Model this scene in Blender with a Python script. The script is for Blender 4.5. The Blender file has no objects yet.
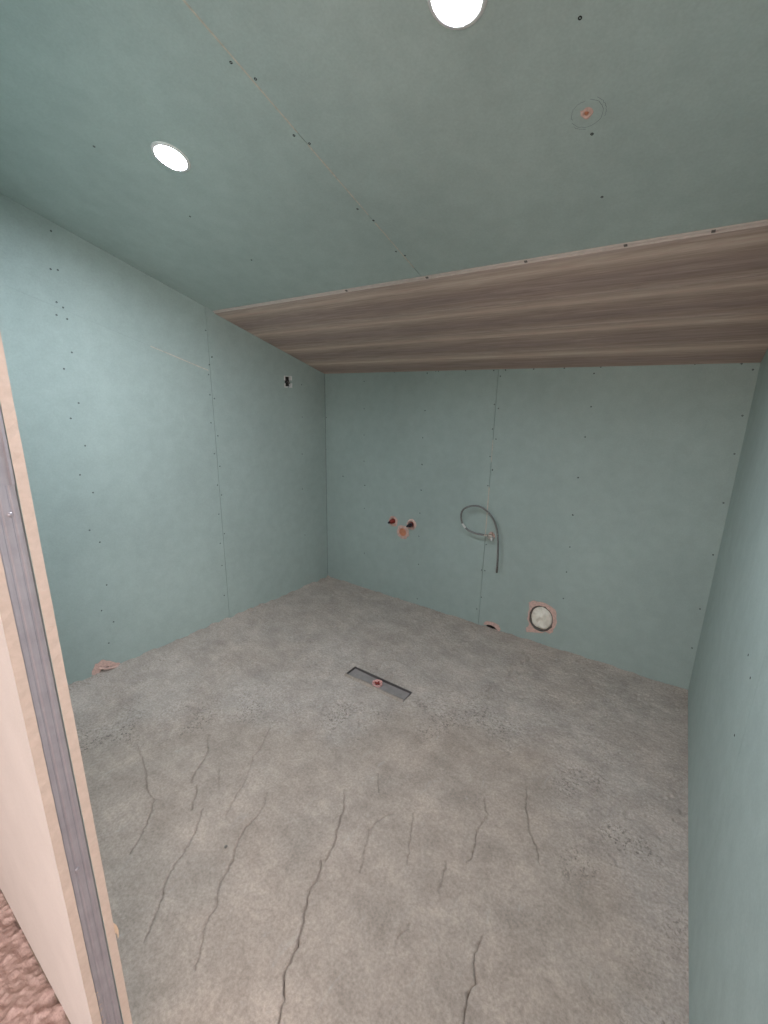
import bpy, bmesh, math, random
import numpy as np
from mathutils import Vector, Euler, Matrix, noise as mnoise
from mathutils.geometry import delaunay_2d_cdt
random.seed(7); rng = np.random.default_rng(7)
scene = bpy.context.scene
C = scene.collection

# ------------------------------------------------------------------ camera
H, F = 1.5, 434.17
cam_rot = Euler((math.radians(75.59), math.radians(-1.0116), math.radians(35.0575)), 'XYZ')
cd = bpy.data.cameras.new('camera'); cam = bpy.data.objects.new('camera', cd); C.objects.link(cam)
cam.location = (0, 0, H); cam.rotation_euler = cam_rot
cd.sensor_fit = 'VERTICAL'; cd.sensor_height = 36.0; cd.sensor_width = 27.0
cd.lens = F * 36.0 / 1024.0; cd.clip_start = 0.02
scene.camera = cam

# ------------------------------------------------------------------ world, daylight, exposure
w = bpy.data.worlds.new('sky'); scene.world = w; w.use_nodes = True
bg = w.node_tree.nodes['Background']; bg.inputs[0].default_value = (1.0, 0.92, 0.86, 1); bg.inputs[1].default_value = 2.0
wl = bpy.data.lights.new('daylight', 'AREA'); wl.shape = 'RECTANGLE'; wl.size = 1.95; wl.size_y = 1.95
wl.energy = 105; wl.color = (1.0, 0.96, 0.97)
wlo = bpy.data.objects.new('daylight', wl); C.objects.link(wlo)
wlo.location = (2.49, -1.5, 1.30); wlo.rotation_euler = (0, math.radians(90), 0)
# fill light added behind the camera to lift right wall, ceiling and wood
w2 = bpy.data.lights.new('rear_fill', 'AREA'); w2.shape = 'RECTANGLE'; w2.size = 1.25; w2.size_y = 1.25; w2.energy = 21; w2.color = (1.0, 0.90, 0.84)
w2o = bpy.data.objects.new('rear_fill', w2); C.objects.link(w2o); w2o.location = (-0.9, -3.09, 1.45); w2o.rotation_euler = (math.radians(90), 0, 0)
LED_STRENGTH = 910.0
LED_COLOR = (0.81, 0.885, 1.0)
vs = scene.view_settings
vs.view_transform = 'Standard'; vs.look = 'None'; vs.gamma = 1.0; vs.use_curve_mapping = False; vs.exposure = 0.04

# ------------------------------------------------------------------ geometry of the place
YB, XL, XE = 2.632, -2.416, -0.825          # back wall, left wall, free end of the partition
ZT, SL = 1.7017, math.tan(0.29574)          # ceiling height at the back wall and its pitch
CS, SN = math.cos(0.29574), math.sin(0.29574)
YF0, YF1 = 0.163, 0.2300                     # partition faces
def zc(y): return ZT + SL * (YB - y)
def xr(y): return 0.200 + 0.0162 * (YB - y)  # right wall runs very slightly out of square
M3 = cam_rot.to_matrix()
def ray(x, y): return M3 @ Vector(((x - 384) / F, (512 - y) / F, -1.0))
O = Vector((0, 0, H))
def on_floor(x, y, z=0.0):
    d = ray(x, y); return O + d * ((z - H) / d.z)
def on_back(x, y, off=0.0):
    d = ray(x, y); return O + d * ((YB - off) / d.y)
def on_left(x, y, off=0.0):
    d = ray(x, y); return O + d * ((XL + off) / d.x)
def on_right(x, y):
    d = ray(x, y); t = (0.200 + 0.0162 * YB) / (d.x + 0.0162 * d.y); return O + d * t
def on_ceil(x, y):
    d = ray(x, y); return O + d * ((ZT + SL * YB - H) / (d.z + SL * d.y))
def crop(pts, ox, oy, s): return [(ox + x / s, oy + y / s) for x, y in pts]

# ------------------------------------------------------------------ materials
def nodes(name, rough=0.7, spec=0.3, metal=0.0):
    m = bpy.data.materials.new(name); m.use_nodes = True
    nt = m.node_tree; b = nt.nodes['Principled BSDF']
    b.inputs['Roughness'].default_value = rough; b.inputs['Metallic'].default_value = metal
    b.inputs['Specular IOR Level'].default_value = spec
    return m, nt, b
def N(nt, t, **kw):
    n = nt.nodes.new(t)
    for k, v in kw.items():
        if k in n.inputs: n.inputs[k].default_value = v
        else: setattr(n, k, v)
    return n
def coords(nt, scale=(1, 1, 1), kind='Object'):
    tc = N(nt, 'ShaderNodeTexCoord'); mp = N(nt, 'ShaderNodeMapping'); mp.inputs['Scale'].default_value = scale
    nt.links.new(tc.outputs[kind], mp.inputs[0]); return mp.outputs[0]
def ramp(nt, src, stops):
    r = N(nt, 'ShaderNodeValToRGB'); el = r.color_ramp.elements
    el[0].position, el[0].color = stops[0][0], (*stops[0][1], 1); el[1].position, el[1].color = stops[-1][0], (*stops[-1][1], 1)
    for p, c in stops[1:-1]:
        e = el.new(p); e.color = (*c, 1)
    nt.links.new(src, r.inputs[0]); return r.outputs[0]
def noise(nt, vec, scale, detail=5, rough=0.6, dist=0.0):
    n = N(nt, 'ShaderNodeTexNoise'); n.inputs['Scale'].default_value = scale; n.inputs['Detail'].default_value = detail
    n.inputs['Roughness'].default_value = rough; n.inputs['Distortion'].default_value = dist
    nt.links.new(vec, n.inputs['Vector']); return n.outputs['Fac']
def mix(nt, fac, a, b, mode='MIX'):
    n = N(nt, 'ShaderNodeMix', data_type='RGBA', blend_type=mode)
    if isinstance(fac, (int, float)): n.inputs[0].default_value = fac
    else: nt.links.new(fac, n.inputs[0])
    for s, i in ((a, 6), (b, 7)):
        if isinstance(s, tuple): n.inputs[i].default_value = (*s, 1)
        else: nt.links.new(s, n.inputs[i])
    return n.outputs[2]
def bump(nt, b, src, strength, dist=0.002):
    n = N(nt, 'ShaderNodeBump'); n.inputs['Strength'].default_value = strength; n.inputs['Distance'].default_value = dist
    nt.links.new(src, n.inputs['Height']); nt.links.new(n.outputs[0], b.inputs['Normal'])
def lin(r, g, b):
    f = lambda c: (c / 12.92 if c <= 0.04045 else ((c + 0.055) / 1.055) ** 2.4)
    return (f(r / 255), f(g / 255), f(b / 255))
def simple(name, col, rough=0.7, metal=0.0, var=0.15, scale=40, spec=0.3, bmp=0.15):
    m, nt, b = nodes(name, rough, spec, metal)
    v = coords(nt); n = noise(nt, v, scale)
    c = ramp(nt, n, [(0.3, tuple(x * (1 - var) for x in col)), (0.7, tuple(min(1, x * (1 + var)) for x in col))])
    nt.links.new(c, b.inputs['Base Color']); bump(nt, b, n, bmp); return m

def green_board(name, base):
    m, nt, b = nodes(name, 0.72, 0.25)
    v = coords(nt)
    big = noise(nt, v, 1.6, 4, 0.55); fine = noise(nt, v, 160, 3, 0.6); mid = noise(nt, v, 14, 6, 0.65)
    c = ramp(nt, big, [(0.3, tuple(x * 0.94 for x in base)), (0.7, tuple(x * 1.06 for x in base))])
    c = mix(nt, 0.35, c, ramp(nt, mid, [(0.35, (0.44, 0.44, 0.44)), (0.65, (0.56, 0.56, 0.56))]), 'OVERLAY')
    c = mix(nt, 0.30, c, ramp(nt, fine, [(0.3, (0.42, 0.42, 0.42)), (0.7, (0.58, 0.58, 0.58))]), 'OVERLAY')
    # pale scuffs: stretched, sparse
    vs_ = coords(nt, (9, 9, 2.2)); sc = noise(nt, vs_, 3.0, 8, 0.75, 0.4)
    c = mix(nt, ramp(nt, sc, [(0.66, (0, 0, 0)), (0.76, (0.35, 0.35, 0.35))]), c, (0.62, 0.64, 0.60))
    nt.links.new(c, b.inputs['Base Color']); bump(nt, b, fine, 0.08, 0.001)
    return m
M = {}
M['green'] = green_board('moisture_board_paper', lin(166, 179, 173))
M['green_ceil'] = green_board('ceiling_board_paper', lin(172, 185, 179))
M['backing'] = simple('dark_cavity_lining', lin(60, 56, 52), 0.9)
M['gypsum'] = simple('exposed_gypsum', lin(212, 178, 166), 0.9, var=0.18, scale=90, bmp=0.5)
M['cream'] = simple('joint_edge_gypsum', lin(196, 186, 170), 0.9, var=0.2, scale=90, bmp=0.3)
M['screw'] = simple('black_phosphate_screw', lin(38, 36, 36), 0.5, 0.4)
M['white'] = simple('white_plastic', lin(222, 220, 216), 0.4, var=0.03)
M['foam'] = simple('pale_foam', lin(240, 232, 218), 0.9, var=0.10, scale=55, bmp=0.5)
M['pipe_grey'] = simple('grey_pipe', lin(112, 104, 98), 0.5)
M['orange'] = simple('orange_pipe', lin(206, 140, 108), 0.55, var=0.15)
M['red'] = simple('red_plug', lin(150, 58, 50), 0.45)
M['dark_plug'] = simple('dark_plug', lin(46, 38, 46), 0.45)
M['chrome'] = simple('nickel_fitting', lin(205, 198, 190), 0.28, 1.0, var=0.05, bmp=0.0)
M['pencil'] = simple('pencil_line', lin(118, 124, 124), 0.7)
M['steel'] = simple('drain_steel', lin(120, 114, 112), 0.42, 0.6, var=0.12, scale=20)
M['drain_in'] = simple('dusty_drain_tray', lin(150, 142, 138), 0.6, 0.2, var=0.15, scale=30)
M['pink'] = simple('pink_cap', lin(224, 172, 164), 0.8, var=0.3, scale=140)
M['kraft'] = simple('plasterboard_core_edge', lin(190, 170, 156), 0.9, var=0.06, scale=90, bmp=0.25)
M['paper'] = simple('torn_paper', lin(196, 172, 148), 0.9)
def partition_face():
    m, nt, b = nodes('pale_board_face', 0.75, 0.25)
    v = coords(nt); fine = noise(nt, v, 220, 4, 0.65); big = noise(nt, v, 6, 5)
    c = ramp(nt, big, [(0.3, lin(226, 219, 214)), (0.7, lin(234, 227, 222))])
    c = mix(nt, 0.4, c, ramp(nt, fine, [(0.3, (0.38, 0.38, 0.38)), (0.7, (0.62, 0.62, 0.62))]), 'OVERLAY')
    nt.links.new(c, b.inputs['Base Color']); bump(nt, b, fine, 0.25, 0.001); return m
M['face'] = partition_face()
def galvanised():
    m, nt, b = nodes('galvanised_profile', 0.42, 0.5, 0.45)
    v = coords(nt, (1, 1, 0.03)); n = noise(nt, v, 260, 4); v2 = coords(nt); g = noise(nt, v2, 25, 4)
    c = mix(nt, 0.5, ramp(nt, n, [(0.3, lin(150, 145, 150)), (0.7, lin(172, 167, 172))]), ramp(nt, g, [(0.35, lin(148, 142, 146)), (0.65, lin(170, 164, 168))]))
    nt.links.new(c, b.inputs['Base Color']); bump(nt, b, n, 0.08, 0.0005); return m
M['zinc'] = galvanised()
def braid():
    m, nt, b = nodes('braided_steel_hose', 0.38, 0.5, 0.5)
    v = coords(nt, (1, 1, 1)); n = noise(nt, v, 350, 2)
    nt.links.new(ramp(nt, n, [(0.35, lin(84, 82, 80)), (0.65, lin(165, 162, 160))]), b.inputs['Base Color']); bump(nt, b, n, 0.5, 0.001); return m
M['braid'] = braid()
def wood():
    # printed wood decor: every board goes from a dark stripe to a pale one across its width, with long fine grain
    m, nt, b = nodes('printed_wood_cladding', 0.5, 0.35)
    tc = N(nt, 'ShaderNodeTexCoord'); sep = N(nt, 'ShaderNodeSeparateXYZ'); nt.links.new(tc.outputs['Object'], sep.inputs[0])
    info = N(nt, 'ShaderNodeObjectInfo')
    off = N(nt, 'ShaderNodeVectorMath', operation='ADD'); mul = N(nt, 'ShaderNodeVectorMath', operation='SCALE'); mul.inputs['Scale'].default_value = 17.0
    cmb = N(nt, 'ShaderNodeCombineXYZ')
    for i in range(3): nt.links.new(info.outputs['Random'], cmb.inputs[i])
    nt.links.new(cmb.outputs[0], mul.inputs[0]); nt.links.new(tc.outputs['Object'], off.inputs[0]); nt.links.new(mul.outputs[0], off.inputs[1])
    mp = N(nt, 'ShaderNodeMapping'); mp.inputs['Scale'].default_value = (0.55, 9, 9); nt.links.new(off.outputs[0], mp.inputs[0])
    mp2 = N(nt, 'ShaderNodeMapping'); mp2.inputs['Scale'].default_value = (4.5, 75, 75); nt.links.new(off.outputs[0], mp2.inputs[0])
    soft = noise(nt, mp.outputs[0], 1.5, 4, 0.6, 0.6); grain = noise(nt, mp2.outputs[0], 1.0, 6, 0.7, 0.8)
    warp = N(nt, 'ShaderNodeMath', operation='MULTIPLY_ADD'); nt.links.new(soft, warp.inputs[0]); warp.inputs[1].default_value = 0.10
    a = N(nt, 'ShaderNodeMath', operation='DIVIDE'); nt.links.new(sep.outputs['Y'], a.inputs[0]); a.inputs[1].default_value = 0.246
    nt.links.new(a.outputs[0], warp.inputs[2])
    sub = N(nt, 'ShaderNodeMath', operation='SUBTRACT'); nt.links.new(warp.outputs[0], sub.inputs[0]); sub.inputs[1].default_value = 0.05
    dk, md, lt = lin(168, 146, 138), lin(188, 166, 156), lin(214, 192, 178)
    c = ramp(nt, sub.outputs[0], [(0.0, md), (0.12, lin(172, 149, 138)), (0.30, dk), (0.52, lin(174, 151, 140)), (0.68, lin(192, 169, 155)), (0.78, lt), (0.88, lin(194, 171, 156)), (1.0, md)])
    c = mix(nt, 0.85, c, ramp(nt, grain, [(0.28, (0.33, 0.32, 0.31)), (0.72, (0.66, 0.66, 0.66))]), 'OVERLAY')
    c = mix(nt, 0.5, c, ramp(nt, soft, [(0.3, (0.40, 0.39, 0.39)), (0.7, (0.60, 0.60, 0.60))]), 'OVERLAY')
    nt.links.new(c, b.inputs['Base Color']); bump(nt, b, grain, 0.05, 0.0005); return m
M['wood'] = wood()
M['strip'] = simple('board_tongue_edge', lin(214, 198, 190), 0.6, var=0.06)
def screed(name, smooth, rough_c, warm):
    m, nt, b = nodes(name, 0.9, 0.2)
    v = coords(nt); at = N(nt, 'ShaderNodeAttribute', attribute_name='roughness_zone')
    c = mix(nt, at.outputs['Fac'], smooth, rough_c)
    mid = noise(nt, v, 7, 7, 0.68, 0.3); fine = noise(nt, v, 120, 4, 0.7); blot = noise(nt, v, 2.3, 5, 0.6, 0.5)
    c = mix(nt, ramp(nt, blot, [(0.40, (0, 0, 0)), (0.68, (0.35, 0.35, 0.35))]), c, warm)
    c = mix(nt, 0.58, c, ramp(nt, mid, [(0.3, (0.33, 0.33, 0.33)), (0.7, (0.65, 0.65, 0.65))]), 'OVERLAY')
    vt = coords(nt, (1.0, 3.2, 1.0)); tw = noise(nt, vt, 3.2, 6, 0.7, 2.2)      # sweeping trowel marks
    c = mix(nt, 0.28, c, ramp(nt, tw, [(0.32, (0.37, 0.36, 0.36)), (0.68, (0.60, 0.60, 0.60))]), 'OVERLAY')
    c = mix(nt, 0.50, c, ramp(nt, fine, [(0.3, (0.28, 0.28, 0.28)), (0.7, (0.72, 0.72, 0.72))]), 'OVERLAY')
    # dark specks: exposed aggregate, plus shade of the pits painted into the colour
    at2 = N(nt, 'ShaderNodeAttribute', attribute_name='open_texture'); specks = noise(nt, v, 95, 4, 0.65, 0.5)
    gm = mix(nt, 1.0, ramp(nt, specks, [(0.52, (0, 0, 0)), (0.63, (0.85, 0.85, 0.85))]), at2.outputs['Color'], 'MULTIPLY')
    c = mix(nt, gm, c, tuple(x * 0.42 for x in smooth))
    # pale laitance scratches
    vl = coords(nt, (14, 5, 5)); la = noise(nt, vl, 1.6, 9, 0.78, 0.8)
    c = mix(nt, ramp(nt, la, [(0.58, (0, 0, 0)), (0.72, (0.42, 0.42, 0.42))]), c, (0.52, 0.48, 0.44))
    nt.links.new(c, b.inputs['Base Color']); bump(nt, b, fine, 0.35, 0.003); return m
M['screed'] = screed('cement_screed', lin(168, 154, 142), lin(180, 168, 158), lin(178, 158, 143))
M['hall_screed'] = screed('rough_hall_concrete', lin(188, 162, 155), lin(216, 192, 186), lin(200, 174, 167))
M['plain'] = simple('hall_plaster', lin(205, 196, 188), 0.9, var=0.03, scale=5)
def emitter():
    m = bpy.data.materials.new('led_diffuser'); m.use_nodes = True; nt = m.node_tree; nt.nodes.clear()
    e = N(nt, 'ShaderNodeEmission'); e.inputs[0].default_value = (*LED_COLOR, 1); e.inputs[1].default_value = LED_STRENGTH
    o = N(nt, 'ShaderNodeOutputMaterial'); nt.links.new(e.outputs[0], o.inputs[0]); return m
M['led'] = emitter()

# ------------------------------------------------------------------ object helpers
def obj(name, bm, mat, parent=None, smooth=False):
    if isinstance(bm, bpy.types.Mesh): me = bm
    else:
        bmesh.ops.recalc_face_normals(bm, faces=bm.faces)
        me = bpy.data.meshes.new(name); bm.to_mesh(me); bm.free()
    if mat and not me.materials: me.materials.append(M[mat])
    if smooth:
        for p in me.polygons: p.use_smooth = True
    o = bpy.data.objects.new(name, me); C.objects.link(o)
    if parent: o.parent = parent
    return o
def struct(o): o['kind'] = 'structure'; return o
def tag(o, label, cat, group=None):
    o['label'] = label; o['category'] = cat
    if group: o['group'] = group
    return o
def thing(name, label, cat, mat4=None, group=None):
    o = bpy.data.objects.new(name, None); C.objects.link(o); o.empty_display_size = 0.05
    if mat4 is not None: o.matrix_world = mat4
    return tag(o, label, cat, group)
def add_box(bm, a, b):
    vs_ = [bm.verts.new((x, y, z)) for x in (a[0], b[0]) for y in (a[1], b[1]) for z in (a[2], b[2])]
    for f in ((0, 1, 3, 2), (4, 6, 7, 5), (0, 4, 5, 1), (2, 3, 7, 6), (0, 2, 6, 4), (1, 5, 7, 3)): bm.faces.new([vs_[i] for i in f])
def box(a, b):
    bm = bmesh.new(); add_box(bm, a, b); return bm
def prism(outline, holes, to3, normal, thick):
    """flat sheet with real holes: 2-D loops -> 3-D by to3, given thickness against the normal"""
    bm = bmesh.new(); pts, con = [], []
    for loop in [outline] + list(holes):
        k0 = len(pts); pts += [Vector(p) for p in loop]
        con += [(k0 + i, k0 + (i + 1) % len(loop)) for i in range(len(loop))]
    v2, _, tris, *_ = delaunay_2d_cdt(pts, con, [], 0, 1e-6)
    vv = [bm.verts.new(to3(p.x, p.y)) for p in v2]
    loops = [outline] + list(holes)
    def solid(t):
        cx, cy = sum(v2[i].x for i in t) / 3, sum(v2[i].y for i in t) / 3; c = False
        for L in loops:
            for (x0, y0), (x1, y1) in zip(L, L[1:] + L[:1]):
                if (y0 > cy) != (y1 > cy) and cx < (x1 - x0) * (cy - y0) / (y1 - y0) + x0: c = not c
        return c
    faces = [bm.faces.new([vv[i] for i in t]) for t in tris if solid(t)]
    bmesh.ops.delete(bm, geom=[v for v in bm.verts if not v.link_faces], context='VERTS')
    ex = bmesh.ops.extrude_face_region(bm, geom=faces, use_keep_orig=True)
    mv = [g for g in ex['geom'] if isinstance(g, bmesh.types.BMVert)]
    bmesh.ops.translate(bm, verts=mv, vec=Vector(normal) * -thick)
    return bm
def lathe(profile, seg=24, jitter=0.0, phase=0.0):
    """profile of (radius, height) spun about local +Z"""
    bm = bmesh.new(); rings = []
    for r, z in profile:
        if r < 1e-6: rings.append([bm.verts.new((0, 0, z))]); continue
        ring = []
        for k in range(seg):
            a = 2 * math.pi * k / seg + phase; rr = r * (1 + jitter * (random.random() - 0.5))
            ring.append(bm.verts.new((rr * math.cos(a), rr * math.sin(a), z)))
        rings.append(ring)
    for a, b in zip(rings, rings[1:]):
        for k in range(seg):
            j = (k + 1) % seg
            if len(a) == 1 and len(b) == 1: continue
            if len(a) == 1: bm.faces.new((a[0], b[k], b[j]))
            elif len(b) == 1: bm.faces.new((a[k], a[j], b[0]))
            else: bm.faces.new((a[k], a[j], b[j], b[k]))
    return bm
def catmull(pts, n=8):
    pts = [Vector(p) for p in pts]; out = []
    P = [pts[0] * 2 - pts[1]] + pts + [pts[-1] * 2 - pts[-2]]
    for i in range(1, len(P) - 2):
        for k in range(n):
            t = k / n
            out.append(0.5 * ((2 * P[i]) + (P[i + 1] - P[i - 1]) * t + (2 * P[i - 1] - 5 * P[i] + 4 * P[i + 1] - P[i + 2]) * t * t + (3 * P[i] - P[i - 1] - 3 * P[i + 1] + P[i + 2]) * t ** 3))
    out.append(pts[-1]); return out
def tube(path, r, seg=10, cap=True):
    bm = bmesh.new(); rings = []; up = None
    for i, p in enumerate(path):
        t = (path[min(i + 1, len(path) - 1)] - path[max(i - 1, 0)]).normalized()
        if up is None: up = t.orthogonal().normalized()
        up = (up - t * up.dot(t)).normalized(); s = t.cross(up)
        rr = r[i] if isinstance(r, (list, tuple)) else r
        rings.append([bm.verts.new(p + (up * math.cos(2 * math.pi * k / seg) + s * math.sin(2 * math.pi * k / seg)) * rr) for k in range(seg)])
    for a, b in zip(rings, rings[1:]):
        for k in range(seg): bm.faces.new((a[k], a[(k + 1) % seg], b[(k + 1) % seg], b[k]))
    if cap: bm.faces.new(rings[0][::-1]); bm.faces.new(rings[-1])
    return bm
def frame(loc, normal, upv=(0, 0, 1)):
    """matrix with local +Z along the surface normal"""
    z = Vector(normal).normalized(); x = Vector(upv).cross(z).normalized(); y = z.cross(x)
    m = Matrix((x, y, z)).transposed().to_4x4(); m.translation = loc; return m
def jag(loop, amp, n=3):
    out = []
    for i, p in enumerate(loop):
        q = loop[(i + 1) % len(loop)]
        for k in range(n):
            t = k / n; a = amp if k else amp * 0.3
            out.append((p[0] + (q[0] - p[0]) * t + random.uniform(-a, a), p[1] + (q[1] - p[1]) * t + random.uniform(-a, a)))
    return out
def circle(cx, cy, r, n=28, amp=0.0, ky=1.0):
    return [(cx + (r + random.uniform(-amp, amp)) * math.cos(2 * math.pi * k / n), cy + ky * (r + random.uniform(-amp, amp)) * math.sin(2 * math.pi * k / n)) for k in range(n)]

NB, NL, NR, NC = Vector((0, -1, 0)), Vector((1, 0, 0)), Vector((-1, -0.0162, 0)).normalized(), Vector((0, -SN, -CS))
def P2(v): return (v.x, v.z)          # back wall 2-D
def L2(v): return (v.y, v.z)          # left wall 2-D

# screw head: shallow countersunk bugle with a cross recess hinted by a raised rim
_sb = lathe([(0.0, -0.0004), (0.0012, -0.0004), (0.0018, 0.0006), (0.0034, 0.0007), (0.0039, 0.0001), (0.0039, -0.001)], 10)
bmesh.ops.recalc_face_normals(_sb, faces=_sb.faces); SCREW = bpy.data.meshes.new('screw'); _sb.to_mesh(SCREW); _sb.free(); SCREW.materials.append(M['screw'])
def screws(parent_pick, pts, place, normal):
    for x, y in pts:
        p = place(x, y); o = bpy.data.objects.new('screw', SCREW); C.objects.link(o)
        o.matrix_world = frame(p, normal, (0, 0, 1) if abs(normal.z) < 0.8 else (0, 1, 0)); o.parent = parent_pick(p)

# ------------------------------------------------------------------ floor of the wet room
DR0, DR1 = (-1.392, 1.650), (-1.004, 1.738)     # drain rectangle in plan
def poly_px(pts): return np.array([on_floor(*p)[:2] for p in pts])
smooth_zone = poly_px([(150, 1500), (-60, 800), (60, 748), (130, 738), (210, 722), (330, 730), (400, 715), (480, 722), (545, 765), (585, 830), (625, 905), (640, 1000), (640, 1400)])
def seg_dist(px, py, A, B):
    d = B - A; L = max((d * d).sum(), 1e-12); t = np.clip(((px - A[0]) * d[0] + (py - A[1]) * d[1]) / L, 0, 1)
    qx, qy = A[0] + t * d[0], A[1] + t * d[1]; return np.hypot(px - qx, py - qy), qx, qy
def inside(px, py, poly):
    c = np.zeros(px.shape, bool); n = len(poly)
    for i in range(n):
        x0, y0 = poly[i]; x1, y1 = poly[(i + 1) % n]
        with np.errstate(divide='ignore', invalid='ignore'):
            c ^= ((y0 > py) != (y1 > py)) & (px < (x1 - x0) * (py - y0) / (y1 - y0 + 1e-12) + x0)
    return c
def vnoise(X, Y, cell, seed):
    """smooth value noise on a lattice"""
    r = np.random.default_rng(seed); g = r.random((256, 256)); u, v = X / cell + 500, Y / cell + 500
    i, j = np.floor(u).astype(int), np.floor(v).astype(int); a, b = u - i, v - j; a = a * a * (3 - 2 * a); b = b * b * (3 - 2 * b)
    G = lambda p, q: g[p % 256, q % 256]
    return (G(i, j) * (1 - a) + G(i + 1, j) * a) * (1 - b) + (G(i, j + 1) * (1 - a) + G(i + 1, j + 1) * a) * b - 0.5
cracks = [   # (pixels on the photograph, depth in m)
    (crop([(190, 80), (215, 140), (222, 190), (232, 250), (250, 265), (240, 305), (222, 350), (200, 390), (165, 450)], 80, 720, 3.368), .010),
    (crop([(432, 45), (430, 100), (405, 150), (382, 180), (373, 212)], 80, 720, 3.368), .010),
    (crop([(395, 215), (385, 260), (373, 303)], 80, 720, 3.368), .010),
    (crop([(640, 20), (610, 90), (585, 120), (560, 190), (520, 260), (490, 320)], 80, 720, 3.368), .008),
    (crop([(472, 130), (466, 230)], 80, 720, 3.368), .004),
    (crop([(410, 295), (385, 380), (340, 455), (312, 485), (290, 540), (262, 630), (235, 690), (215, 740)], 80, 720, 3.368), .016),
    (crop([(632, 240), (610, 300), (560, 355), (525, 420), (515, 470), (470, 540), (460, 610), (420, 690), (405, 760), (385, 840)], 80, 720, 3.368), .010),
    (crop([(295, 95), (294, 160), (275, 215), (265, 275), (235, 340), (230, 350)], 260, 760, 3.491), .020),
    (crop([(215, 345), (205, 405), (175, 450), (160, 510), (148, 590), (125, 660), (92, 720), (80, 780), (86, 830), (68, 890), (58, 940), (40, 1050)], 260, 760, 3.491), .026),
    (crop([(470, 185), (430, 195), (380, 240), (370, 290), (352, 390)], 260, 760, 3.491), .006),
    (crop([(540, 180), (530, 230), (520, 320), (510, 365)], 260, 760, 3.491), .006),
    (crop([(655, 350), (640, 410), (622, 460)], 260, 760, 3.491), .006),
    (crop([(415, 40), (417, 110)], 260, 760, 3.491), .004),
    (crop([(525, 570), (490, 600), (470, 655)], 260, 760, 3.491), .004),
    (crop([(140, 120), (147, 170), (112, 220), (108, 275), (85, 310)], 440, 760, 3.072), .009),
    (crop([(268, 80), (268, 150), (273, 215), (300, 265), (305, 320)], 440, 760, 3.072), .009),
    (crop([(135, 540), (105, 590), (105, 650), (110, 680), (82, 720), (78, 770), (72, 811), (60, 880)], 440, 760, 3.072), .012)]
def height_floor(X, Y, rz):
    z = 0.055 * np.exp(-((X - XL) / 0.22) ** 2) * np.clip((2.45 - Y) / 1.5, 0, 1) * np.clip((Y - 0.2) / 0.4, 0, 1)
    z += 0.006 * np.exp(-((YB - Y) / 0.10) ** 2) + 0.012 * np.exp(-((YB - Y) / 0.02) ** 2) * np.clip(vnoise(X, Y * 0, 0.06, 41) + 0.1, 0, 1) + 0.022 * np.exp(-((X - XL) / 0.02) ** 2) * np.clip(vnoise(X * 0, Y, 0.05, 42) + 0.15, 0, 1) + 0.008 * vnoise(X, Y, 0.5, 1) - 0.004
    z += rz * (0.004 * vnoise(X, Y, 0.11, 2) + 0.0022 * vnoise(X, Y, 0.024, 3) + 0.0026 * vnoise(X, Y, 0.0085, 4))
    z += (1 - rz) * (0.0025 * vnoise(X, Y, 0.09, 5) + 0.0006 * vnoise(X, Y, 0.012, 6))
    # ripples and pits left by the float along the edge of the rough zone
    pit = np.clip(vnoise(X, Y, 0.022, 7) * vnoise(X, Y, 0.2, 8) * 14 - 0.9, 0, 1)
    return z - 0.006 * pit * np.clip(rz * 1.6, 0.12, 1)
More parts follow.
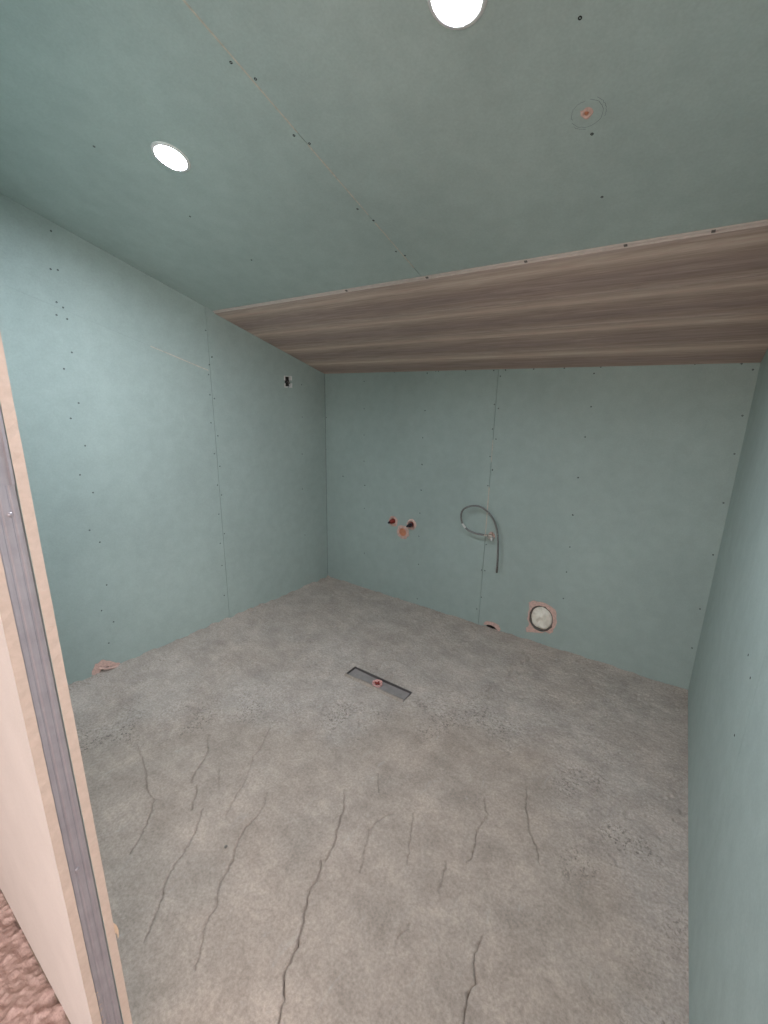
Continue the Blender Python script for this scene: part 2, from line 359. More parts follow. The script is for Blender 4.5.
def build_floor():
    st = 0.0042
    xs = np.arange(XL - 0.004, xr(0) + 0.03, st); ys = np.arange(YF0 - 0.002, YB + 0.006, st)
    X, Y = np.meshgrid(xs, ys, indexing='ij'); nx, ny = X.shape
    ins = inside(X, Y, smooth_zone); dm = np.full(X.shape, 9.0)
    for i in range(len(smooth_zone)):
        d, _, _ = seg_dist(X, Y, smooth_zone[i], smooth_zone[(i + 1) % len(smooth_zone)]); dm = np.minimum(dm, d)
    sd = np.where(ins, -dm, dm) + 0.16 * vnoise(X, Y, 0.16, 11) + 0.07 * vnoise(X, Y, 0.05, 12)
    rz = np.clip(sd / 0.22 + 0.5, 0, 1); rz = rz * rz * (3 - 2 * rz)
    band = np.exp(-(sd / 0.10) ** 2) * np.clip(vnoise(X, Y, 0.3, 31) * 2 + 0.75, 0, 1) + 0.32 * rz + 0.25 * rz * np.clip((X + 0.35) / 0.4, 0, 1) * np.clip((1.9 - Y) / 0.4, 0, 1)
    band = np.clip(band * (0.35 + 2.2 * np.clip(vnoise(X, Y, 0.10, 32) + 0.10, 0, 1)), 0, 1)
    Z = height_floor(X, Y, rz) - 0.0035 * band * np.clip(vnoise(X, Y, 0.0095, 33) * 5 - 1.0, 0, 1)
    X, Y, Z = X.copy(), Y.copy(), Z
    for pts, depth in cracks:
        path = np.array([on_floor(*p)[:2] for p in pts]); fine = []
        for a, b in zip(path, path[1:]):
            n = max(2, int(np.hypot(*(b - a)) / 0.011))
            for k in range(n): fine.append(a + (b - a) * k / n)
        fine.append(path[-1]); fine = np.array(fine)
        tdir = np.gradient(fine, axis=0); nrm = np.stack([-tdir[:, 1], tdir[:, 0]], 1); nrm /= np.linalg.norm(nrm, axis=1)[:, None]
        fine = fine + nrm * (rng.random(len(fine)) - 0.5)[:, None] * 0.0085
        tot = len(fine) - 1
        lo, hi = fine.min(0) - 0.02, fine.max(0) + 0.02
        i0, i1 = np.searchsorted(xs, (lo[0], hi[0])); j0, j1 = np.searchsorted(ys, (lo[1], hi[1]))
        if i1 <= i0 or j1 <= j0: continue
        sx, sy, sz = X[i0:i1, j0:j1], Y[i0:i1, j0:j1], Z[i0:i1, j0:j1]
        D = np.full(sx.shape, 9.0); QX, QY, TT = sx.copy(), sy.copy(), np.zeros(sx.shape)
        for i in range(tot):
            d, qx, qy = seg_dist(sx, sy, fine[i], fine[i + 1]); m = d < D
            D[m] = d[m]; QX[m] = qx[m]; QY[m] = qy[m]; TT[m] = (i + 0.5) / tot
        dep = depth * (0.4 + 0.6 * np.sin(np.pi * np.clip(TT, 0.04, 0.96)) ** 0.5)
        cw = 0.0002 + 0.068 * dep                                   # half width of the crack at the surface
        core = D < st * 0.54; lip = ~core & (D < st * 2.4)
        dn = np.where(D < st * 1.25, cw + (D - st * 0.54) * 0.12, cw + st * 0.085 + (D - st * 1.25) / (st * 1.15) * (st * 2.315 - cw))
        k2 = np.where(lip, dn / np.maximum(D, 1e-9), 1.0)
        nxp, nyp = QX + (sx - QX) * k2, QY + (sy - QY) * k2
        sx[lip] = nxp[lip]; sy[lip] = nyp[lip]
        sx[core] = QX[core]; sy[core] = QY[core]; sz[core] = np.minimum(sz[core], -2.7 * dep[core] - 0.002)
    # opening for the drain channel
    cx, cy = (xs[:-1] + st / 2)[:, None], (ys[:-1] + st / 2)[None, :]
    hole = (cx > DR0[0] + .003) & (cx < DR1[0] - .003) & (cy > DR0[1] + .003) & (cy < DR1[1] - .003)
    near = np.maximum(np.maximum(DR0[0] - X, X - DR1[0]), np.maximum(DR0[1] - Y, Y - DR1[1]))
    k = np.clip(1 - near / 0.05, 0, 1); Z = Z * (1 - k) + (-0.004 + 0.2 * Z) * k
    hgt['zdr'] = -0.004
    idx = np.arange(nx * ny).reshape(nx, ny)
    q = np.stack([idx[:-1, :-1], idx[1:, :-1], idx[1:, 1:], idx[:-1, 1:]], -1)[~hole]
    me = bpy.data.meshes.new('floor'); me.vertices.add(nx * ny); me.vertices.foreach_set('co', np.stack([X, Y, Z], -1).astype(np.float32).ravel())
    me.loops.add(q.size); me.loops.foreach_set('vertex_index', q.astype(np.int32).ravel())
    me.polygons.add(len(q)); me.polygons.foreach_set('loop_start', np.arange(0, q.size, 4, dtype=np.int32))
    me.update(calc_edges=True)
    at = me.attributes.new('roughness_zone', 'FLOAT', 'POINT'); at.data.foreach_set('value', rz.astype(np.float32).ravel())
    at2 = me.attributes.new('open_texture', 'FLOAT', 'POINT'); at2.data.foreach_set('value', band.astype(np.float32).ravel())
    me.materials.append(M['screed']); me.validate()
    return struct(obj('floor', me, None))
hgt = {}
floor = build_floor()

def build_hall_floor():
    st = 0.004; x0, x1, y0, y1 = -1.75, 0.35, -0.6, YF0 + 0.004
    xs, ys = np.arange(x0, x1, st), np.arange(y0, y1, st); X, Y = np.meshgrid(xs, ys, indexing='ij'); nx, ny = X.shape
    Z = 0.010 * vnoise(X, Y, .09, 21) + .009 * vnoise(X * .7 + Y * .7, Y * .7 - X * .7, .028, 22) + .007 * vnoise(X, Y, .013, 23) + .003 * vnoise(X, Y, .007, 24) + np.clip(vnoise(X, Y, .03, 25) * .03 - .004, 0, .008) - .006
    Z[X > XE] -= 0.006
    idx = np.arange(nx * ny).reshape(nx, ny); q = np.stack([idx[:-1, :-1], idx[1:, :-1], idx[1:, 1:], idx[:-1, 1:]], -1).reshape(-1, 4)
    me = bpy.data.meshes.new('floor_hall'); me.from_pydata(np.stack([X, Y, Z], -1).reshape(-1, 3).tolist(), [], q.tolist())
    at = me.attributes.new('roughness_zone', 'FLOAT', 'POINT'); at.data.foreach_set('value', np.clip(Z * 45 + .5, 0, 1).astype(np.float32).ravel())  # tone follows height: lumps paler, hollows darker
    o = struct(obj('floor_hall', me, 'hall_screed'))
    struct(obj('floor_slab', box((-3.6, -3.1, -0.12), (2.6, YB + 0.1, -0.06)), 'hall_screed'))
    return o
build_hall_floor()

# ------------------------------------------------------------------ back wall: two moisture-resistant sheets, screws, openings
XS = on_back(489, 490).x                         # sheet joint, in line with the ceiling joint
wb = struct(obj('wall_back', box((XL - 0.12, YB + 0.06, -0.06), (xr(YB) + 0.12, YB + 0.10, ZT + 0.1)), 'backing'))
def px_loop(pts, place, to2): return [to2(place(*p)) for p in pts]
toilet_out = px_loop(crop([(445, 85), (480, 73), (540, 85), (600, 113), (633, 138), (638, 190), (641, 232), (612, 297), (590, 304), (562, 290), (530, 300), (472, 294), (430, 294), (424, 270), (448, 238), (434, 200), (448, 130)], 465, 590, 6.98), on_back, P2)
tc_ = on_back(541.0, 618.6); TR, TK = 0.079, 1.16
floor_hole = px_loop(crop([(146, 242), (180, 244), (208, 258), (232, 284), (236, 296), (205, 290), (170, 278), (145, 263)], 465, 590, 6.98), on_back, P2)
out_px = [(393.3, 521), (411.6, 524.5), (403, 532)]
out_holes = [circle(*P2(on_back(*p)), rr, 16, 0.0015) for p, rr in zip(out_px, (.020, .020, .027))]
zt = ZT - 0.004
left_sheet = prism([(XL + .002, -.02), (XS - .0012, -.02), (XS - .0012, zt), (XL + .002, zt)], out_holes[:], lambda a, b: Vector((a, YB, b)), NB, 0.0125)
right_sheet = prism([(XS + .0012, -.02), (xr(YB), -.02), (xr(YB), zt), (XS + .0012, zt)], [circle(tc_.x, tc_.z, TR, 28, 0, TK), floor_hole], lambda a, b: Vector((a, YB, b)), NB, 0.0125)
sb1 = obj('plasterboard_sheet', left_sheet, 'green', wb); sb2 = obj('plasterboard_sheet', right_sheet, 'green', wb)
back_screws = crop([(145, 102), (230, 101), (302, 102), (370, 99), (407, 106), (435, 99), (443, 99), (530, 98), (620, 98), (658, 96), (748, 93), (641, 116), (205, 132), (205, 220), (205, 304), (205, 388), (138, 436), (208, 465), (400, 226), (393, 313), (390, 398), (387, 480), (622, 206), (635, 219), (616, 285), (627, 317), (608, 373), (616, 415), (601, 466), (84, 248), (83, 350)], 300, 340, 3.2)
back_screws += crop([(8, 48), (73, 75), (72, 143), (72, 275), (243, 14), (240, 90), (236, 157), (233, 225), (232, 308), (228, 410), (704, 52), (687, 162), (679, 257), (669, 331), (660, 409), (450, 30), (432, 250), (418, 325), (428, 327), (418, 405), (404, 440)], 340, 460, 2.954)
back_screws += crop([(82, 61), (205, 57), (343, 50), (522, 47), (679, 46), (717, 66), (182, 79), (172, 191), (152, 293), (128, 430), (111, 556), (682, 221), (655, 350), (618, 515), (583, 690)], 540, 350, 3.368) + [(700, 609), (692, 648)]
screws(lambda p: sb1 if p.x < XS else sb2, back_screws, on_back, NB)
a, b = on_back(488.5, 487), on_back(484.5, 534)
o = obj('exposed_joint_edge', prism(jag([(XS - .0035, b.z), (XS + .0030, b.z), (XS + .0035, a.z), (XS - .0035, a.z)], .0009, 8), [], lambda p, q: Vector((p, YB - .0006, q)), NB, .004), 'cream', sb1)
a2, b2 = on_back(493, 440), on_back(491.5, 462)
obj('exposed_joint_edge', prism(jag([(XS - .002, b2.z), (XS + .002, b2.z), (XS + .002, a2.z), (XS - .002, a2.z)], .0006, 6), [], lambda p, q: Vector((p, YB - .0006, q)), NB, .004), 'cream', sb1)
obj('broken_plaster', prism(jag(px_loop(crop([(130, 240), (138, 222), (155, 216), (192, 224), (238, 246), (250, 276), (238, 298), (230, 282), (208, 258), (180, 244), (146, 242)], 465, 590, 6.98), on_back, P2), .002, 2), [], lambda p, q: Vector((p, YB - .003, q)), NB, .006), 'gypsum', sb2)

# ------------------------------------------------------------------ left wall: gable wall of three sheets
wl_ = struct(obj('wall_left', prism([(-3.0, -.06), (YB + .1, -.06), (YB + .1, zc(YB + .1) + .05), (-0.1, zc(-0.1) + .05), (-3.0, zc(-0.1) + .05)], [], lambda a, b: Vector((XL - .06, a, b)), NL, .04), 'backing'))
YS = on_left(218, 470).y; jz = on_left(208.5, 371)
def seam(y): return jz.z + SL * (YS - y)
box_px = on_left(288, 381.5)
jb = [(box_px.y - .030, box_px.z - .035), (box_px.y + .030, box_px.z - .035), (box_px.y + .030, box_px.z + .035), (box_px.y - .030, box_px.z + .035)]
lh = px_loop([(96, 672), (99, 664), (106, 662), (113, 664), (119, 667), (113, 670), (106, 671)], on_left, L2)
toL = lambda a, b: Vector((XL, a, b))
g = .0012
sl1 = obj('plasterboard_sheet', prism([(YF1, -.02), (YS - g, -.02), (YS - g, seam(YS) - .0002), (YF1, seam(YF1) - .0002)], [jag(lh, .002, 2)], toL, NL, .0125), 'green', wl_)
sl2 = obj('plasterboard_sheet', prism([(YF1, seam(YF1) + .0002), (YS - g, seam(YS) + .0002), (YS - g, zc(YS)), (YF1, zc(YF1))], [], toL, NL, .0125), 'green', wl_)
sl3 = obj('plasterboard_sheet', prism([(YS + g, -.02), (YB, -.02), (YB, zc(YB)), (YS + g, zc(YS))], [jb], toL, NL, .0125), 'green', wl_)
left_screws = crop([(210, 7), (187, 55), (230, 155), (207, 200), (249, 280), (234, 365), (272, 417), (262, 527), (292, 562), (312, 687), (297, 762), (332, 795), (318, 857), (620, 20), (612, 43), (610, 72), (614, 131), (627, 142), (617, 213), (637, 251), (627, 303), (643, 340), (636, 395), (648, 424), (640, 480), (656, 537), (644, 565), (649, 630), (656, 718)], 0, 350, 2.924)
left_screws += crop([(133, 175), (163, 190), (163, 227), (162, 349), (185, 352), (181, 455), (202, 472), (181, 496), (215, 509), (658, 545), (678, 631), (362, 302), (525, 392), (5, 100)], 0, 160, 3.2) + [(301.6, 384.7), (302.2, 417), (302.2, 454), (302.5, 489), (305, 535)]
screws(lambda p: sl3 if p.y > YS else (sl2 if p.z > seam(p.y) else sl1), left_screws, on_left, NL)
e0, e1 = on_left(150, 343.5), jz
obj('exposed_joint_edge', prism(jag([(e0.y, seam(e0.y) - .003), (e1.y, seam(e1.y) - .003), (e1.y, seam(e1.y) + .003), (e0.y, seam(e0.y) + .002)], .0008, 10), [], lambda a, b: Vector((XL + .0006, a, b)), NL, .004), 'cream', sl1)
obj('broken_plaster', prism(jag(px_loop([(92, 675), (95, 664), (103, 659.5), (112, 661), (122, 665), (121, 668), (113, 667), (106, 666.5), (101, 669), (98, 676)], on_left, L2), .006, 3), [], lambda a, b: Vector((XL + .004, a, b)), NL, .008), 'gypsum', sl1)
p0, p1, p2 = on_left(99, 668, .006), on_left(107, 668.5, .02), on_left(119, 666, .012)
obj('conduit_stub', tube(catmull([p0, p1, p2], 6), .006, 8), 'gypsum', sl1, True)

# ------------------------------------------------------------------ right wall: two sheets meeting at an upright joint
toR = lambda a, b: Vector((xr(a), a, b))
YJ = 1.262
wr = struct(obj('wall_right', prism([(YF0, -.06), (YB + .1, -.06), (YB + .1, zc(YB + .1) + .05), (YF0, zc(YF0) + .05)], [], lambda a, b: Vector((xr(a) + .06, a, b)), NR, .015), 'backing'))
sr1 = obj('plasterboard_sheet', prism([(YJ + .0008, -.02), (YB, -.02), (YB, zc(YB)), (YJ + .0008, zc(YJ))], [], toR, NR, .0125), 'green', wr)
sr2 = obj('plasterboard_sheet', prism([(YF0, -.02), (YJ - .0008, -.02), (YJ - .0008, zc(YJ)), (YF0, zc(YF0))], [], toR, NR, .0125), 'green', wr)
screws(lambda p: sr1 if p.y > YJ else sr2, [(750.3, 678), (734.5, 735.3), (748.3, 655)], on_right, NR)

# ------------------------------------------------------------------ sloping ceiling: two sheets, joint in line with the wall joint
ceil = struct(obj('ceiling', prism([(XL - .1, -.10), (xr(0) + .1, -.10), (xr(0) + .1, YB + .1), (XL - .1, YB + .1)], [], lambda a, b: Vector((a, b, zc(b) + .07)), NC, .04), 'backing'))
ch = on_ceil(586.5, 113.5); XC = (on_ceil(185, 0).x + on_ceil(415, 270).x) / 2
chole = circle(ch.x, ch.y, .0085, 14, .0012)
toC = lambda a, b: Vector((a, b, zc(b)))
sc1 = obj('plasterboard_sheet', prism([(XL, YF1), (XC - g, YF1), (XC - g, YB), (XL, YB)], [], toC, NC, .0125), 'green_ceil', ceil)
sc2 = obj('plasterboard_sheet', prism([(XC + g, YF1), (xr(YF1), YF1), (xr(YB), YB), (XC + g, YB)], [chole], toC, NC, .0125), 'green_ceil', ceil)
ceil_screws = crop([(462, 125), (511, 158), (588, 271), (619, 287), (715, 418), (747, 441), (188, 293), (380, 433), (503, 520)], 0, 0, 2) + crop([(392, 36), (416, 268), (436, 394), (24, 503), (42, 511)], 384, 0, 2)
screws(lambda p: sc1 if p.x < XC else sc2, ceil_screws, on_ceil, NC)
for ya, yb in ((0.62, 1.00), (1.04, 1.32), (1.36, 1.62)):
    obj('exposed_joint_edge', prism(jag([(XC - .0022, ya), (XC + .0022, ya), (XC + .0018, yb), (XC - .0018, yb)], .0008, 9), [], lambda a, b: Vector((a, b, zc(b) - .0006)), NC, .004), 'cream', sc1)
cm = frame(ch, NC, (0, 1, 0))
t = obj('broken_plaster', lathe([(.0045, -.010), (.0055, .0005), (.0095, .0026), (.0140, .0004)], 16, .45), 'gypsum', sc2); t.matrix_world = cm
t = obj('cable_stub', lathe([(0, .001), (.003, .001), (.0042, -.001), (.0042, -.012)], 10), 'orange', sc2); t.matrix_world = cm
def arc(r0, a0, a1, n=26, sx=1.0, wob=.001):
    bm = bmesh.new(); V = []
    for k in range(n + 1):
        a = math.radians(a0 + (a1 - a0) * k / n); r = r0 + random.uniform(-wob, wob)
        V.append((bm.verts.new((r * math.cos(a) * sx, r * math.sin(a), .0006)), bm.verts.new(((r + .0009) * math.cos(a) * sx, (r + .0009) * math.sin(a), .0006))))
    for p, q in zip(V, V[1:]): bm.faces.new((p[0], p[1], q[1], q[0]))
    return bm
for r0, a0, a1 in ((.034, 20, 250), (.031, 265, 370), (.040, 150, 230), (.039, 40, 80)):
    t = obj('pencil_mark', arc(r0, a0, a1), 'pencil', sc2); t.matrix_world = cm

# ------------------------------------------------------------------ partition at the entrance: two boards on a metal profile, free end towards the opening
wf = bpy.data.objects.new('wall_front', None); C.objects.link(wf); struct(wf); wf.location = (XE, YF0, 0)
def part(name, bm, mat, par=wf, smooth=False):
    o = obj(name, bm, mat, par, smooth)
    if par is wf: o.matrix_parent_inverse = Matrix.Translation((-XE, -YF0, 0))
    return o
BT = .0155
def ragged_end(y0, y1, x0, x1, z0, z1, mat_end, mat_face, n=150):
    """board whose cut end shows an uneven core edge"""
    bm = bmesh.new(); rows = []
    for k in range(n + 1):
        z = z0 + (z1 - z0) * k / n; a, b = random.uniform(-.0012, .0006), random.uniform(-.0012, .0006)
        rows.append([bm.verts.new(p) for p in ((x0, y0, z), (x1 + a, y0, z), (x1 + b, y1, z), (x0, y1, z))])
    for p, q in zip(rows, rows[1:]):
        for i in range(4):
            f = bm.faces.new((p[i], p[(i + 1) % 4], q[(i + 1) % 4], q[i])); f.material_index = 1 if i == 1 else 0
    bm.faces.new(rows[0][::-1]); bm.faces.new(rows[-1]); return bm
zf = zc(YF1)
outer = part('plasterboard_sheet', ragged_end(YF0, YF0 + BT, -3.4, XE, .004, zf, 'kraft', 'face'), 'face'); outer.data.materials.append(M['kraft'])
inner = part('plasterboard_sheet', ragged_end(YF1 - BT, YF1, XL, XE, .004, zf, 'kraft', 'green'), 'green'); inner.data.materials.append(M['kraft'])
def c_profile(y0, y1, xf, z0, z1, groove=True):
    """C-stud seen on its web, with two rolled beads"""
    ys = [y0, y0 + .0015, y0 + .008, y0 + .0095, y0 + .0115, y0 + .013, y1 - .013, y1 - .0115, y1 - .0095, y1 - .008, y1 - .0015, y1] if groove else [y0, y0 + .004, y0 + .006, y1 - .006, y1 - .004, y1]
    xx = [-.0015, 0, 0, -.0012, -.0012, 0, 0, -.0012, -.0012, 0, 0, -.0015] if groove else [0, 0, -.003, -.003, 0, 0]
    bm = bmesh.new(); prof = [(xf - .05, y0 + .0008)] + [(xf + dx, y) for dx, y in zip(xx, ys)] + [(xf - .05, y1 - .0008)]
    A = [bm.verts.new((x, y, z0)) for x, y in prof]; B = [bm.verts.new((x, y, z1)) for x, y in prof]
    for i in range(len(prof) - 1): bm.faces.new((A[i], A[i + 1], B[i + 1], B[i]))
    C2 = [bm.verts.new((x - .0007 if 0 < i < len(prof) - 1 else x, y + (.0007 if i == 0 else -.0007 if i == len(prof) - 1 else 0), z1)) for i, (x, y) in enumerate(prof)]
    for i in range(len(prof) - 1): bm.faces.new((B[i], B[i + 1], C2[i + 1], C2[i]))
    return bm
ZJ = 1.365
y0s, y1s = YF0 + BT + .0008, YF1 - BT - .0008
stud = part('metal_stud', c_profile(y0s, y1s, XE - .003, .01, ZJ), 'zinc')
part('metal_stud', c_profile(y0s + .0004, y1s - .0004, XE - .0012, ZJ, zf, False), 'zinc')
t = part('rivet', lathe([(0, .0022), (.003, .0016), (.0042, 0)], 12), 'zinc', stud, True); t.matrix_world = frame((XE - .003, y0s + .012, on_left(40, 690).z * 0 + .62), (1, 0, 0))
t = part('rivet', lathe([(0, .0022), (.003, .0016), (.0042, 0)], 12), 'zinc', stud, True); t.matrix_world = frame((XE - .003, y1s - .014, ZJ - .045), (1, 0, 0))
# the run of studs inside the partition and the lintel above the opening
for x in (-1.43, -2.03): part('metal_stud', c_profile(y0s, y1s, x, .01, zf), 'zinc')
part('lintel_sheet', box((XE, YF0, 2.12), (xr(YF0), YF0 + BT, zf)), 'face'); part('lintel_sheet', box((XE, YF1 - BT, 2.12), (xr(YF1), YF1, zf)), 'green')
part('lintel_profile', box((XE, y0s, 2.12), (xr(YF0), y1s, 2.14)), 'zinc')
wf.rotation_euler = (0, -0.0080, 0)              # the free end leans a little
# torn paper flake on the inner board's edge
bm = bmesh.new(); fz = .405; pts = [(.0, .03), (.004, .02), (.006, .004), (.005, -.014), (.003, -.022), (.003, -.008), (0, .0)]
va = [bm.verts.new((XE + .0006 + .002 * math.sin(i), YF1 + dx, fz + dz)) for i, (dx, dz) in enumerate(pts)]; bm.faces.new(va)
ex = bmesh.ops.extrude_face_region(bm, geom=bm.faces[:], use_keep_orig=True); bmesh.ops.translate(bm, verts=[v for v in ex['geom'] if isinstance(v, bmesh.types.BMVert)], vec=(-.0012, 0, 0))
part('torn_paper', bm, 'paper', inner)
for k in range(9):
    z = random.uniform(.12, .34); part('torn_paper', tube(catmull([Vector((XE, YF0 + BT, z)), Vector((XE + .003, YF0 + BT + .003, z + .006)), Vector((XE + .004, YF0 + BT + random.uniform(.002, .007), z + random.uniform(.0, .016)))], 3), .0004, 5), 'paper', outer)

# ------------------------------------------------------------------ hall behind the camera: walls, ceiling, window that lets the daylight in
HT, HX, HY = zc(-0.1), 2.40, -3.0
struct(obj('wall_hall_side', box((-3.5, HY, -.06), (-3.4, YF0 + .02, HT)), 'plain'))
hr = bmesh.new()
for A, B in (((-3.5, HY - .1, -.06), (-1.55, HY, HT)), ((-.25, HY - .1, -.06), (HX + .1, HY, HT)), ((-1.55, HY - .1, -.06), (-.25, HY, .8)), ((-1.55, HY - .1, 2.1), (-.25, HY, HT))): add_box(hr, A, B)
struct(obj('wall_hall_rear', hr, 'plain'))
fr2 = bmesh.new()
for A, B in (((-1.55, HY - .07, .8), (-1.50, HY - .03, 2.1)), ((-.30, HY - .07, .8), (-.25, HY - .03, 2.1)), ((-1.50, HY - .07, .8), (-.30, HY - .03, .85)), ((-1.50, HY - .07, 2.05), (-.30, HY - .03, 2.1))): add_box(fr2, A, B)
struct(obj('rear_fill_window', fr2, 'white'))  # frame of an unseen rear window, added to go with the fill light
struct(obj('wall_hall_front', box((xr(YF0) + .075, YF0, -.06), (HX + .1, YF0 + .07, HT)), 'plain'))
WY0, WY1, WZ0, WZ1 = -2.5, -0.5, 0.30, 2.30
hb = bmesh.new()
for A, B in (((HX, HY, -.06), (HX + .1, WY0, HT)), ((HX, WY1, -.06), (HX + .1, YF0, HT)), ((HX, WY0, -.06), (HX + .1, WY1, WZ0)), ((HX, WY0, WZ1), (HX + .1, WY1, HT))): add_box(hb, A, B)
struct(obj('wall_hall_window', hb, 'plain'))
struct(obj('ceiling_hall', box((-3.5, HY, HT), (HX + .1, YF0 + .02, HT + .06)), 'plain'))
wfb = bmesh.new(); wa, wb_ = HX + .02, HX + .06; ym = (WY0 + WY1) / 2
for A, B in (((wa, WY0, WZ0), (wb_, WY0 + .06, WZ1)), ((wa, WY1 - .06, WZ0), (wb_, WY1, WZ1)), ((wa, WY0 + .06, WZ0), (wb_, WY1 - .06, WZ0 + .06)), ((wa, WY0 + .06, WZ1 - .06), (wb_, WY1 - .06, WZ1)), ((wa, ym - .03, WZ0 + .06), (wb_, ym + .03, WZ1 - .06))): add_box(wfb, A, B)
struct(obj('window_1', wfb, 'white'))

# ------------------------------------------------------------------ wood-look cladding on the lower end of the ceiling
tcl = thing('ceiling_cladding', 'brown wood-look cladding boards on the sloping ceiling above the back wall', 'cladding', Matrix.Translation((XL, YB, ZT)))
BW, CT = 0.246, 0.010
Rc = Euler((0.29574 * -1, 0, 0)).to_matrix().to_4x4()     # local +Y runs down the slope after the flip below
def board_local(y0, y1, x1, tongue):
    bm = bmesh.new(); j = .0007
    prof = [(y0 + j, 0), (y1 - j, 0), (y1 - j, -CT + .0012), (y1 - j - .0012, -CT), (y0 + j + .0012, -CT), (y0 + j, -CT + .0012)]
    A = [bm.verts.new((0.001, y, z)) for y, z in prof]; B = [bm.verts.new((x1, y, z)) for y, z in prof]
    for i in range(6): bm.faces.new((A[i], A[(i + 1) % 6], B[(i + 1) % 6], B[i]))
    bm.faces.new(A[::-1]); bm.faces.new(B); return bm
# local frame: X right, Y up the slope (towards the camera), Z away from the room
mloc = Matrix(((1, 0, 0), (0, -CS, -SN * -1), (0, SN, CS))).to_4x4()
for k in range(4):
    o = obj('cladding_board', board_local(0, BW, xr(YB) - XL + .0, k == 3), 'wood', tcl)
    o.matrix_parent_inverse = Matrix.Identity(4)
    up = Vector((0, -CS, SN)); m = Matrix((Vector((1, 0, 0)), up, Vector((0, SN, CS)))).transposed().to_4x4()
    m.translation = up * (k * BW); o.matrix_local = m
up = Vector((0, -CS, SN)); me_ = Matrix((Vector((1, 0, 0)), up, Vector((0, SN, CS)))).transposed().to_4x4(); me_.translation = up * (4 * BW)
bm = bmesh.new(); W_ = xr(1.7) - XL
add_box(bm, (.001, -.001, -CT + .0005), (W_, .003, -CT + .0045)); add_box(bm, (.001, -.001, -.0062), (W_, .0135, -.0010))
o = obj('tongue_edge', bm, 'strip', tcl); o.matrix_local = me_
for px in (346, 427, 526, 626, 714):
    c = on_ceil(px, 309.5 - (px - 218) * .163); lx = c.x - XL
    cb = bmesh.new(); add_box(cb, (lx - .005, .004, -.0085), (lx + .005, .0135, -.0058)); add_box(cb, (lx - .002, .006, -.0094), (lx + .002, .011, -.0084))
    o = obj('fixing_clip', cb, 'pipe_grey', tcl); o.matrix_local = me_

# ------------------------------------------------------------------ downlights
for i, (px, lab) in enumerate([((171, 157), 'lit round recessed downlight in the ceiling nearer the left wall'), ((457, -5), 'lit round recessed downlight at the top of the picture')]):
    c = on_ceil(*px); d = thing('downlight', lab, 'downlight', frame(c, NC, (0, 1, 0)), 'ceiling downlights')
    o = obj('trim_ring', lathe([(.0448, .001), (.0455, .0035), (.049, .0048), (.055, .0036), (.0575, 0), (.0575, -.004), (.0445, -.004), (.0445, .001)], 40), 'white', d, True)
    o = obj('diffuser', lathe([(0, .0030), (.030, .0028), (.0450, .0016), (.0450, -.003), (0, -.003)], 40), 'led', d, True)

# ------------------------------------------------------------------ plumbing on the back wall
def outlet(px, name, lab, cat, kind):
    d = thing(name, lab, cat, frame(on_back(*px), NB), 'stub outlets on the back wall'); d.scale = (1.22, 1.22, 1.22)
    kk = 1.3 if kind == 'waste' else 1.0
    obj('plaster_collar', lathe([(.0165 * kk, -.010), (.018 * kk, .002), (.0225 * kk, .007), (.0285 * kk, .006), (.034 * kk, 0.0002)], 18, .20), 'gypsum', d)
    if kind == 'waste':
        obj('pipe_socket', lathe([(.0195, -.020), (.0195, .006), (.0225, .007), (.0240, .005), (.0240, -.010)], 24), 'orange', d, True)
        obj('cap', lathe([(0, .0015), (.006, .003), (.015, .0008), (.0190, -.002), (.0190, -.006)], 20, .06), 'orange', d)
        return
    obj('elbow_seat', lathe([(.0045, -.01), (.0045, .002), (.0150, .003), (.0158, .001), (.0158, -.008)], 20), 'red', d)
    p = obj('plug', lathe([(0, .040), (.0075, .040), (.0092, .038), (.0092, .026), (.0100, .0245), (.0125, .0235), (.0130, .0215), (.0130, .010), (.0118, .0085), (.0118, .0)], 6 if kind == 'x' else 20), 'red' if kind == 'red' else 'dark_plug', d, True)
    obj('drive_end', lathe([(0, .054), (.0062, .054), (.0070, .052), (.0070, .038), (0, .038)], 4), 'dark_plug', p)
outlet(out_px[0], 'water_stub', 'capped water stub with reddish plug, left of the back wall trio', 'pipe stub', 'red')
outlet(out_px[1], 'water_stub', 'capped water stub with dark plug, right of the back wall trio', 'pipe stub', 'dark')
outlet(out_px[2], 'waste_stub', 'orange waste pipe end set below the two capped water stubs', 'pipe stub', 'waste')

hz = thing('flexible_hose', 'grey braided flexible hose looped and hanging from a fitting on the back wall', 'hose', frame(on_back(491.5, 536), NB))
inv = hz.matrix_world.inverted()
hp = [(490.5, 536, .030), (484, 535, .046), (476, 533.5, .056), (468, 530, .062), (462.5, 523.5, .064), (461, 516, .062), (463, 510, .060), (469, 506.5, .056), (477, 506, .052), (485, 509.5, .048), (491.5, 516.5, .046), (496, 526, .046), (497.8, 538, .048), (497.8, 555, .050), (497.2, 566, .050)]
path = [inv @ v for v in catmull([on_back(x, y, d) for x, y, d in hp], 8)]
obj('hose', tube(path, .0062, 10), 'braid', hz, True)
obj('end_tube', tube([path[-1] + (path[-1] - path[-2]) * 0, path[-1] + Vector((0.0, -.045, 0.0))], .0066, 10), 'pipe_grey', hz, True)
s_, e_ = 27, 33
obj('sleeve_label', tube(path[s_:e_], .0072, 10), 'white', hz, True)
obj('wall_nipple', lathe([(.011, -.01), (.011, .004), (.024, .005), (.025, .001), (.025, -.002)], 20), 'gypsum', hz)
obj('valve_body', lathe([(0, .046), (.009, .046), (.010, .044), (.010, .030), (.0125, .029), (.0125, .012), (.010, .011), (.010, 0)], 12), 'chrome', hz)
obj('hex_nut', tube([path[0] + (path[0] - path[4]).normalized() * .008, path[3]], .0115, 6), 'chrome', hz)
